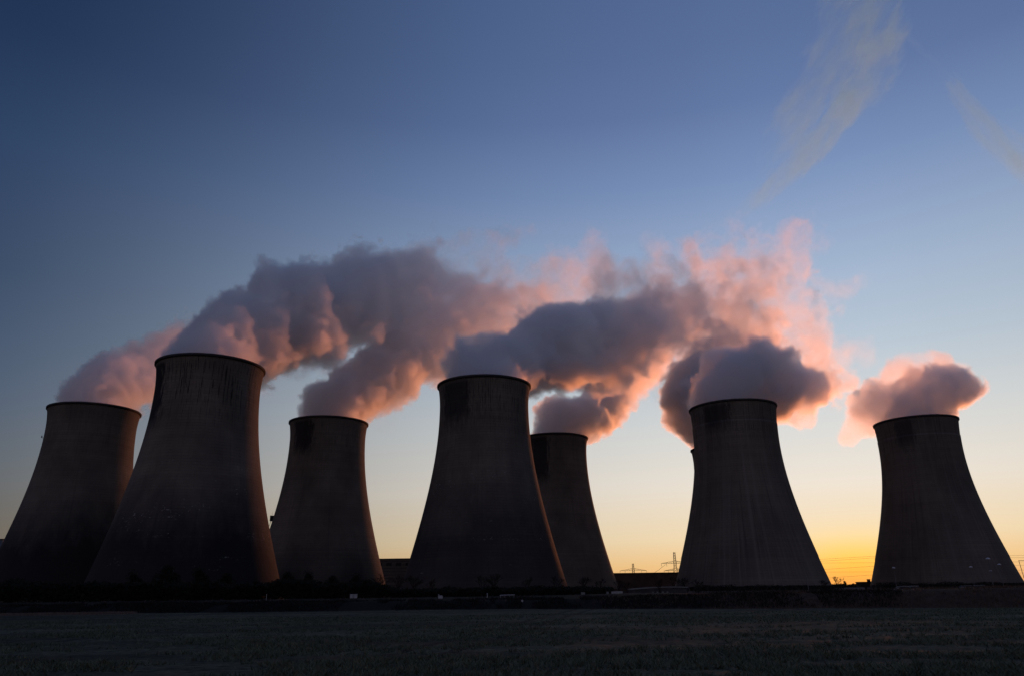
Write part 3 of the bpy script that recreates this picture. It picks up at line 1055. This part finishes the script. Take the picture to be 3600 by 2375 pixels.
def pylon(u, v_top, Y, arms, label, waist=.5):
    """Lattice mast; arms = (row of the photo, half span in m)."""
    x0 = gx(u, Y, v_top)
    h = at(u, v_top, Y).z
    root = empty('lattice_pylon', (x0, Y, 0), label=label, cat='pylon', group='lattice pylons behind the flat roof')
    def wd(z):
        return 4.2 + (1.5 - 4.2) * min(1, z / (h * .62)) if z < h * .62 else 1.5 + (.9 - 1.5) * (z - h * .62) / (h * .38)
    mb = MB()
    n = 16
    zs_ = [h * (k / n) for k in range(n + 1)]
    for sx_ in (-1, 1):
        for sy_ in (-1, 1):
            for a_, b_ in zip(zs_, zs_[1:]):
                mb.bar((sx_ * wd(a_), sy_ * wd(a_), a_), (sx_ * wd(b_), sy_ * wd(b_), b_), .16, .16, 4)
    for a_, b_ in zip(zs_, zs_[1:]):
        for sy_ in (-1, 1):
            mb.bar((-wd(a_), sy_ * wd(a_), a_), (wd(b_), sy_ * wd(b_), b_), .10, .10, 4)
            mb.bar((wd(a_), sy_ * wd(a_), a_), (-wd(b_), sy_ * wd(b_), b_), .10, .10, 4)
            mb.bar((sy_ * wd(a_), -wd(a_), a_), (sy_ * wd(b_), wd(b_), b_), .10, .10, 4)
    mb.build('tower_body', PYL_M, root)
    for v_, half in arms:
        z = at(u, v_, Y).z
        for s_ in (-1, 1):
            mb = MB()
            tip = Vector((s_ * half, 0, z))
            for sy_ in (-1, 1):
                lo_, hi_ = Vector((s_ * wd(z), sy_ * wd(z), z)), Vector((s_ * wd(z), sy_ * wd(z), z + half * .16))
                mb.bar(lo_, tip, .16, .16, 4).bar(hi_, tip, .16, .16, 4)
                for k in range(5):
                    a_ = lo_.lerp(tip, k / 5); b_ = hi_.lerp(tip, (k + .5) / 5); c_ = lo_.lerp(tip, (k + 1) / 5)
                    mb.bar(a_, b_, .07, .07, 3).bar(b_, c_, .07, .07, 3)
            arm = mb.build('cross_arm', PYL_M, root)
            MB().bar(tip, tip + Vector((0, 0, -3.2)), .16, .16, 6).build('insulator', PYL_M, arm)
            MB().bar(tip * .62 + Vector((0, 0, z * .38)), tip * .62 + Vector((0, 0, z * .38 - 3.2)), .16, .16, 6).build('insulator', PYL_M, arm)
    return root


pylon(2225, 1979, 1050, [(2004, 17.5), (2024, 15)], 'farther lattice pylon, its low arms just clearing the flat roof')
pylon(2370, 1939, 900, [(1978, 15.5), (2004, 13)], 'nearer, taller lattice pylon beside the ribbed tower')

WIRE_M = plain('conductor', (.10, .07, .05), .7, .1, 1.0)
wires = [((2700, 1975), (3075, 1953), (3750, 1950), 'topmost of the overhead wires crossing the sunset glow'),
         ((2700, 1982), (3075, 1959), (3750, 1958), 'second highest overhead wire crossing the sunset glow'),
         ((2700, 1978), (3075, 1976), (3750, 1972), 'level overhead wire between the upper and the middle pairs'),
         ((2700, 2013), (3075, 1988), (3750, 1984), 'middle overhead wire, thickest looking across the glow'),
         ((2700, 2010), (3075, 2008), (3750, 2000), 'level overhead wire just under the middle one'),
         ((2700, 2044), (3065, 2019), (3750, 2010), 'lowest overhead wire crossing the sunset glow')]
for k, (a_, m_, b_, lab) in enumerate(wires):
    Y_ = 900.0
    A_, M_, B_ = at(*a_, Y_), at(*m_, Y_ - 10), at(*b_, Y_)
    pts = []
    for q in range(41):
        s_ = q / 40 * 2
        pts.append(A_.lerp(M_, s_) if s_ <= 1 else M_.lerp(B_, s_ - 1))
    mb = MB()
    for p0, p1 in zip(pts, pts[1:]):
        mb.bar(p0 - pts[0], p1 - pts[0], .09, .09, 4)
    o = mb.build('overhead_wire', WIRE_M, loc=pts[0])
    tag(o, lab, 'power line', 'overhead wires between the right hand towers')
pts = [at(2340, 1982, 893), at(2318, 2000, 890), at(2290, 2018, 885)]
mb = MB()
for p0, p1 in zip(pts, pts[1:]):
    mb.bar(p0 - pts[0], p1 - pts[0], .14, .14, 4)
tag(mb.build('overhead_wire', WIRE_M, loc=pts[0]), 'slanting wire running down from the nearer pylon arm', 'power line')


# ------------------------------------------------------------------ steam
def steam_material(name, dens, aniso=0.55, col=(1, 1, 1)):
    mt = bpy.data.materials.new(name)
    mt.use_nodes = True
    t = NT(mt.node_tree)
    t.n.clear()
    v = t.new('ShaderNodeVolumePrincipled')
    v.inputs['Color'].default_value = (*col, 1)
    v.inputs['Density'].default_value = dens
    v.inputs['Density Attribute'].default_value = 'density'
    v.inputs['Anisotropy'].default_value = aniso
    o = t.new('ShaderNodeOutputMaterial')
    t.l.new(v.outputs[0], o.inputs['Volume'])
    return mt


STEAM_M = steam_material('steam', 0.21, 0.70)
VOX = 1.2


def plume(base, chains, label, seed, mat=STEAM_M, vox=VOX, group='steam plumes from the cooling towers', name='steam_plume', erode=1.0, ns=1.0, stretch=(1, 1, 1)):
    """A cloud of steam: spine points carry radius, density and raggedness; a volume grid is filled round them."""
    loc = Vector((base[0], base[1], H))
    ng = bpy.data.node_groups.new('steam_field', 'GeometryNodeTree')
    ng.interface.new_socket('Geometry', in_out='INPUT', socket_type='NodeSocketGeometry')
    ng.interface.new_socket('Geometry', in_out='OUTPUT', socket_type='NodeSocketGeometry')
    g = NT(ng)
    go = g.new('NodeGroupOutput')
    allp = np.array([list(at(u * D, v * D, Y) - loc) for ch in chains for (u, v, Y, _r, _k, _e) in ch])
    _w, ev = np.linalg.eigh(np.cov((allp - allp.mean(0)).T) + np.eye(3) * 1e-3)
    rot = Matrix([list(ev[:, 2]), list(ev[:, 1]), list(np.cross(ev[:, 2], ev[:, 1]))])     # rows: the cloud's own axes
    lo, hi = np.full(3, 1e9), np.full(3, -1e9)
    join = g.new('GeometryNodeJoinGeometry')
    index = g.new('GeometryNodeInputIndex').outputs[0]
    for ch in chains:
        q = [(*(rot @ (at(u * D, v * D, Y) - loc)), r, k ** 1.8, e * erode) for (u, v, Y, r, k, e) in ch]
        L = [0.0]
        for a_, c_ in zip(q, q[1:]):
            L.append(L[-1] + math.dist(a_[:3], c_[:3]))
        n = max(4, int(L[-1] / (3.0 * ns)))
        line = g.new('GeometryNodeMeshLine', mode='OFFSET')
        line.inputs['Count'].default_value = n
        fac = g.math('DIVIDE', index, float(n - 1))
        outs = []
        for j in range(6):
            vals = [a_[j] for a_ in q]
            mn, mx = min(vals), max(vals)
            rg = max(mx - mn, 1e-4)
            fc = g.new('ShaderNodeFloatCurve')
            cu = fc.mapping.curves[0]
            while len(cu.points) < len(q):
                cu.points.new(0.5, 0.5)
            for pt, l_, v_ in zip(cu.points, L, vals):
                pt.location = (l_ / L[-1], (v_ - mn) / rg)
                pt.handle_type = 'AUTO_CLAMPED'
            fc.mapping.update()
            g.l.new(fac, fc.inputs['Value'])
            outs.append(g.math('MULTIPLY_ADD', fc.outputs[0], rg, mn))
        st = g.new('GeometryNodeSetPosition')
        g.l.new(line.outputs[0], st.inputs['Geometry'])
        g.l.new(g.combine(*outs[:3]), st.inputs['Position'])
        cur = st.outputs[0]
        for nm, fld in zip(('rad', 'amount', 'ragged'), outs[3:]):
            sa = g.new('GeometryNodeStoreNamedAttribute', data_type='FLOAT', domain='POINT')
            g.l.new(cur, sa.inputs['Geometry'])
            sa.inputs['Name'].default_value = nm
            g.l.new(fld, sa.inputs['Value'])
            cur = sa.outputs[0]
        g.l.new(cur, join.inputs[0])
        qa = np.array(q)
        lo = np.minimum(lo, (qa[:, :3] - qa[:, 3:4] * 1.5).min(0))
        hi = np.maximum(hi, (qa[:, :3] + qa[:, 3:4] * 1.5).max(0))
    vd = bpy.data.volumes.new(name)
    vd.materials.append(mat)
    ob = bpy.data.objects.new(name, vd)
    COL.objects.link(ob)
    ob.location = loc
    ob.rotation_euler = rot.transposed().to_euler()
    tag(ob, label, 'steam plume', group)
    pos = g.new('GeometryNodeInputPosition').outputs[0]
    sd = (seed * 131.7, seed * 57.3, seed * 23.9)
    ps = g.vmath('ADD', g.vmath('MULTIPLY', pos, stretch), tuple(q_ * ns for q_ in sd))
    w2 = g.vmath('SCALE', g.vmath('SUBTRACT', g.noise(ps, 1 / (26.0 * ns), 1.0, 0.5, 'Color'), (.5, .5, .5)), scale=13.0 * ns)
    near = g.new('GeometryNodeSampleNearest', domain='POINT')
    g.l.new(join.outputs[0], near.inputs['Geometry'])
    g.l.new(pos, near.inputs['Sample Position'])

    def sample(field, dt):
        n = g.new('GeometryNodeSampleIndex', data_type=dt, domain='POINT')
        g.l.new(join.outputs[0], n.inputs['Geometry'])
        g.l.new(field, n.inputs['Value'])
        g.l.new(near.outputs[0], n.inputs['Index'])
        return n.outputs[0]

    def attr(nm):
        n = g.new('GeometryNodeInputNamedAttribute', data_type='FLOAT')
        n.inputs['Name'].default_value = nm
        return n.outputs[0]
    rad = sample(attr('rad'), 'FLOAT')
    amt = sample(attr('amount'), 'FLOAT')
    rag = sample(attr('ragged'), 'FLOAT')
    c = sample(g.new('GeometryNodeInputPosition').outputs[0], 'FLOAT_VECTOR')
    wamp = g.math('MINIMUM', g.math('DIVIDE', rad, 32.0 * ns), 1.0)
    wp = g.vmath('ADD', pos, g.vmath('SCALE', w2, scale=g.math('MULTIPLY', wamp, g.math('MINIMUM', rag, 1.0))))
    q = g.math('DIVIDE', g.vmath('DISTANCE', wp, c), rad)
    # billows: rounded lumps outward, creases inward
    pw = g.vmath('ADD', ps, w2)
    lump = None
    for sc_, am_ in ((32.0, .60), (15.0, .42), (7.0, .30), (3.4, .17)):
        n_ = g.math('MULTIPLY', g.math('ABSOLUTE', g.math('SUBTRACT', g.noise(pw if sc_ < 20 else ps, 1 / (sc_ * ns), 0.0, 0.5), 0.5)), -2.8 * am_)
        lump = n_ if lump is None else g.math('ADD', lump, n_)
    lump = g.math('ADD', lump, 0.45)
    fb = g.math('SUBTRACT', g.noise(pw, 1 / (44.0 * ns), 7.0, 0.66), 0.5)
    d = g.math('SUBTRACT', 1.0, q)
    d = g.math('ADD', d, g.math('MULTIPLY', lump, g.math('SUBTRACT', 0.66, g.math('MULTIPLY', rag, 0.3))))
    d = g.math('ADD', d, g.math('MULTIPLY', fb, g.math('ADD', 0.4, g.math('MULTIPLY', rag, 4.4))))
    soft = g.math('ADD', 0.05, g.math('MULTIPLY', g.math('MULTIPLY', rag, rag), 0.24))
    inner = g.maprange(g.noise(g.vmath('ADD', pw, (91.0, 17.0, 43.0)), 1 / (17.0 * ns), 4.0, 0.66), 0.40, 0.62)
    hollow = g.math('SUBTRACT', 1.0, g.math('MULTIPLY', g.math('MULTIPLY', g.math('SUBTRACT', 1.0, inner), 0.93), g.maprange(rag, 0.28, 0.75)))
    gap = g.maprange(g.noise(g.vmath('ADD', pw, (7.0, 61.0, 29.0)), 1 / (46.0 * ns), 4.0, 0.6), 0.41, 0.57)
    hollow = g.math('MULTIPLY', hollow, g.math('SUBTRACT', 1.0, g.math('MULTIPLY', g.math('MULTIPLY', g.math('SUBTRACT', 1.0, gap), 0.92), g.maprange(rag, 0.5, 0.9))))
    dens = g.math('MULTIPLY', g.math('MULTIPLY', g.maprange(d, 0.0, soft, 0.0, 1.0, True), amt), hollow)
    px_, py_, pz_ = [g.vmath('DOT_PRODUCT', pos, tuple(rot[r_][c_] for r_ in range(3))) for c_ in range(3)]
    rxy = g.math('SQRT', g.math('ADD', g.math('MULTIPLY', px_, px_), g.math('MULTIPLY', py_, py_)))
    shell = g.math('MULTIPLY', g.math('LESS_THAN', pz_, 1.5), g.math('MULTIPLY', g.math('GREATER_THAN', rxy, 24.0), g.math('LESS_THAN', rxy, 31.0)))
    dens = g.math('MULTIPLY', dens, g.math('SUBTRACT', 1.0, shell))
    vc = g.new('GeometryNodeVolumeCube')
    g.l.new(dens, vc.inputs['Density'])
    vc.inputs['Background'].default_value = 0.0
    vc.inputs['Min'].default_value = tuple(lo)
    vc.inputs['Max'].default_value = tuple(hi)
    for ax, nm in enumerate(('Resolution X', 'Resolution Y', 'Resolution Z')):
        vc.inputs[nm].default_value = max(8, int((hi[ax] - lo[ax]) / vox))
    sm = g.new('GeometryNodeSetMaterial')
    g.l.new(vc.outputs[0], sm.inputs['Geometry'])
    sm.inputs['Material'].default_value = mat
    g.l.new(sm.outputs[0], go.inputs[0])
    mod = ob.modifiers.new('steam', 'NODES')
    mod.node_group = ng
    return ob


B = [tw[0] for tw in TOWERS]
# each control point: print column, print row, depth (m), radius (m), density, raggedness
plume(B[0], [[(218, 960, 470, 22, 1, .1), (226, 918, 475, 21, 1, .3), (295, 895, 510, 24, .9, .45), (370, 865, 555, 28, .7, .6), (480, 830, 640, 31, .5, .75), (600, 810, 740, 36, .35, .9)]],
      'pinkish steam drifting right from the far left cooling tower, behind the tallest looking tower', 1)
plume(B[1], [[(487, 850, 380, 22, 1, .15), (530, 800, 408, 24, 1, .35), (625, 765, 450, 29, 1, .42), (740, 730, 510, 35, .9, .45), (870, 690, 580, 38, .8, .55), (1000, 690, 650, 40, .6, .7), (1120, 700, 730, 42, .5, .8), (1230, 700, 820, 42, .35, .9), (1330, 670, 900, 40, .25, 1.0)],
             [(700, 830, 520, 16, .5, .7), (800, 850, 560, 14, .4, .8)],
             [(960, 620, 660, 22, .4, .8), (1060, 610, 700, 26, .34, .95), (1190, 640, 780, 30, .28, 1.0)],
             [(1080, 640, 700, 22, .34, 1.0), (1145, 575, 740, 18, .36, 1.0), (1180, 548, 752, 13, .36, 1.0), (1225, 538, 760, 8, .34, 1.1)]],
      'largest steam plume, rising in an arc from the tallest looking tower', 2)
plume(B[2], [[(763, 990, 516, 22, 1, .1), (785, 935, 525, 22, 1, .25), (870, 880, 570, 25, .95, .35), (960, 830, 630, 29, .8, .5), (1050, 790, 700, 34, .6, .7), (1150, 755, 790, 38, .42, .9), (1250, 720, 880, 40, .3, 1.0)],
             [(880, 930, 600, 9, .2, .9), (900, 990, 620, 9, .16, 1.0)]],
      'steam plume with an orange underside rising from the smaller tower left of the middle tower', 3)
plume(B[3], [[(1125, 905, 424, 22, 1, .15), (1150, 858, 442, 23, 1, .35), (1235, 822, 482, 26, 1, .42), (1330, 805, 530, 30, 1, .5), (1430, 785, 600, 34, .9, .6), (1540, 745, 680, 36, .65, .75), (1640, 690, 760, 44, .45, .85), (1710, 640, 820, 46, .3, 1.0)],
             [(1440, 700, 620, 26, .5, .75), (1395, 640, 650, 26, .38, .9), (1370, 575, 680, 18, .24, 1.05)],
             [(1520, 640, 700, 26, .4, .85), (1600, 640, 740, 30, .42, .9), (1500, 560, 700, 14, .2, 1.1)]],
      'broad dark steam plume pouring to the right off the middle tower', 4)
plume(B[4], [[(1297, 1035, 583, 22, 1, .1), (1315, 985, 595, 22, 1, .25), (1380, 962, 625, 18, 1, .35), (1415, 920, 680, 22, .8, .55), (1480, 850, 760, 28, .5, .75), (1560, 790, 860, 34, .35, .95)]],
      'steam with a bright orange edge leaving the smaller tower behind the middle one', 5)
plume(B[5], [[(1700, 965, 486, 22, 1, .15), (1692, 912, 490, 23, 1, .3), (1745, 878, 503, 26, 1.1, .36), (1815, 882, 522, 23, 1.0, .42), (1868, 908, 558, 19, .8, .58), (1918, 872, 610, 20, .55, .75), (1880, 790, 690, 28, .36, .9), (1815, 680, 770, 31, .29, 1.0), (1840, 560, 840, 30, .27, 1.0), (1855, 515, 850, 20, .27, 1.0)],
             [(1830, 900, 540, 16, .9, .5), (1860, 955, 560, 11, .7, .7)],
             [(1880, 690, 800, 20, .2, 1.0), (1990, 650, 820, 13, .2, 1.1)],
             [(1720, 720, 700, 22, .34, .9), (1780, 620, 760, 22, .27, 1.0)],
             [(1930, 830, 640, 16, .2, 1.0), (2010, 810, 700, 12, .16, 1.1)]],
      'ball of dark steam with a bright orange underside on the ribbed tower', 6)
plume(B[6], [[(2127, 1000, 538, 22, 1, .15), (2145, 940, 543, 24, 1, .34), (2195, 900, 552, 21, 1, .45), (2240, 895, 565, 14, .85, .6)],
             [(2110, 915, 548, 24, 1, .42), (2050, 940, 565, 19, .85, .5), (2003, 985, 585, 14, .7, .52), (1968, 1015, 595, 9, .55, .6)],
             [(2085, 878, 560, 16, .6, .7), (2110, 855, 580, 12, .4, .8), (2190, 862, 575, 14, .5, .75), (2235, 860, 580, 10, .4, .8)]],
      'low curl of steam lying on the rim of the rightmost tower', 7)
plume(B[7], [[(1671, 1062, 640, 20, 1, .1), (1640, 1000, 632, 17, 1.1, .15), (1600, 965, 624, 20, 1.2, .25), (1602, 915, 630, 24, 1.2, .3), (1660, 865, 670, 31, .9, .45), (1740, 800, 740, 36, .5, .75), (1760, 720, 800, 38, .35, .95)],
             [(1540, 930, 610, 7, .25, .95), (1520, 905, 605, 6, .2, 1.0)]],
      'dark steam bulging out left of the ribbed tower, from the tower hidden behind it', 8)

# ------------------------------------------------------------------ contrails, far beyond everything
TRAIL_M = steam_material('contrail_ice', 0.0060, .6, (.46, .87, 1.0))
def trail(chains, label, seed):
    o = plume(at(*[c_ * D for c_ in chains[0][0][:2]], 5000), chains, label, seed, TRAIL_M, 10.0, 'fading contrails high in the sky', 'contrail', 1.0, 5.0, (.28, 1, 1.3))
    o['category'] = 'contrail'


trail([[(1620, 552, 5000, 30, .5, .9), (1700, 497, 5000, 50, .55, .9), (1780, 440, 5000, 80, .8, .8), (1860, 362, 5000, 105, .9, .75), (1950, 268, 5000, 125, .9, .75), (2015, 175, 5000, 150, .85, .75), (2035, 80, 5000, 170, .75, .8), (2020, -30, 5000, 180, .7, .9)],
       [(1770, 400, 5000, 90, .5, 1.0), (1840, 300, 5000, 150, .6, 1.0), (1920, 190, 5000, 190, .65, 1.0), (1965, 80, 5000, 210, .6, 1.0), (1980, -30, 5000, 210, .55, 1.0)],
       [(1650, 565, 5000, 25, .5, .9), (1705, 535, 5000, 25, .4, 1.0)]],
      'broad feathered contrail fanning out towards the top edge', 11)
trail([[(2100, 75, 5000, 45, .6, 1.0), (2185, 150, 5000, 65, .8, .85), (2240, 235, 5000, 80, .85, .8), (2310, 315, 5000, 95, .9, .8), (2410, 400, 5000, 110, .85, .9)]],
      'narrower faint contrail slanting out of the right edge', 12)
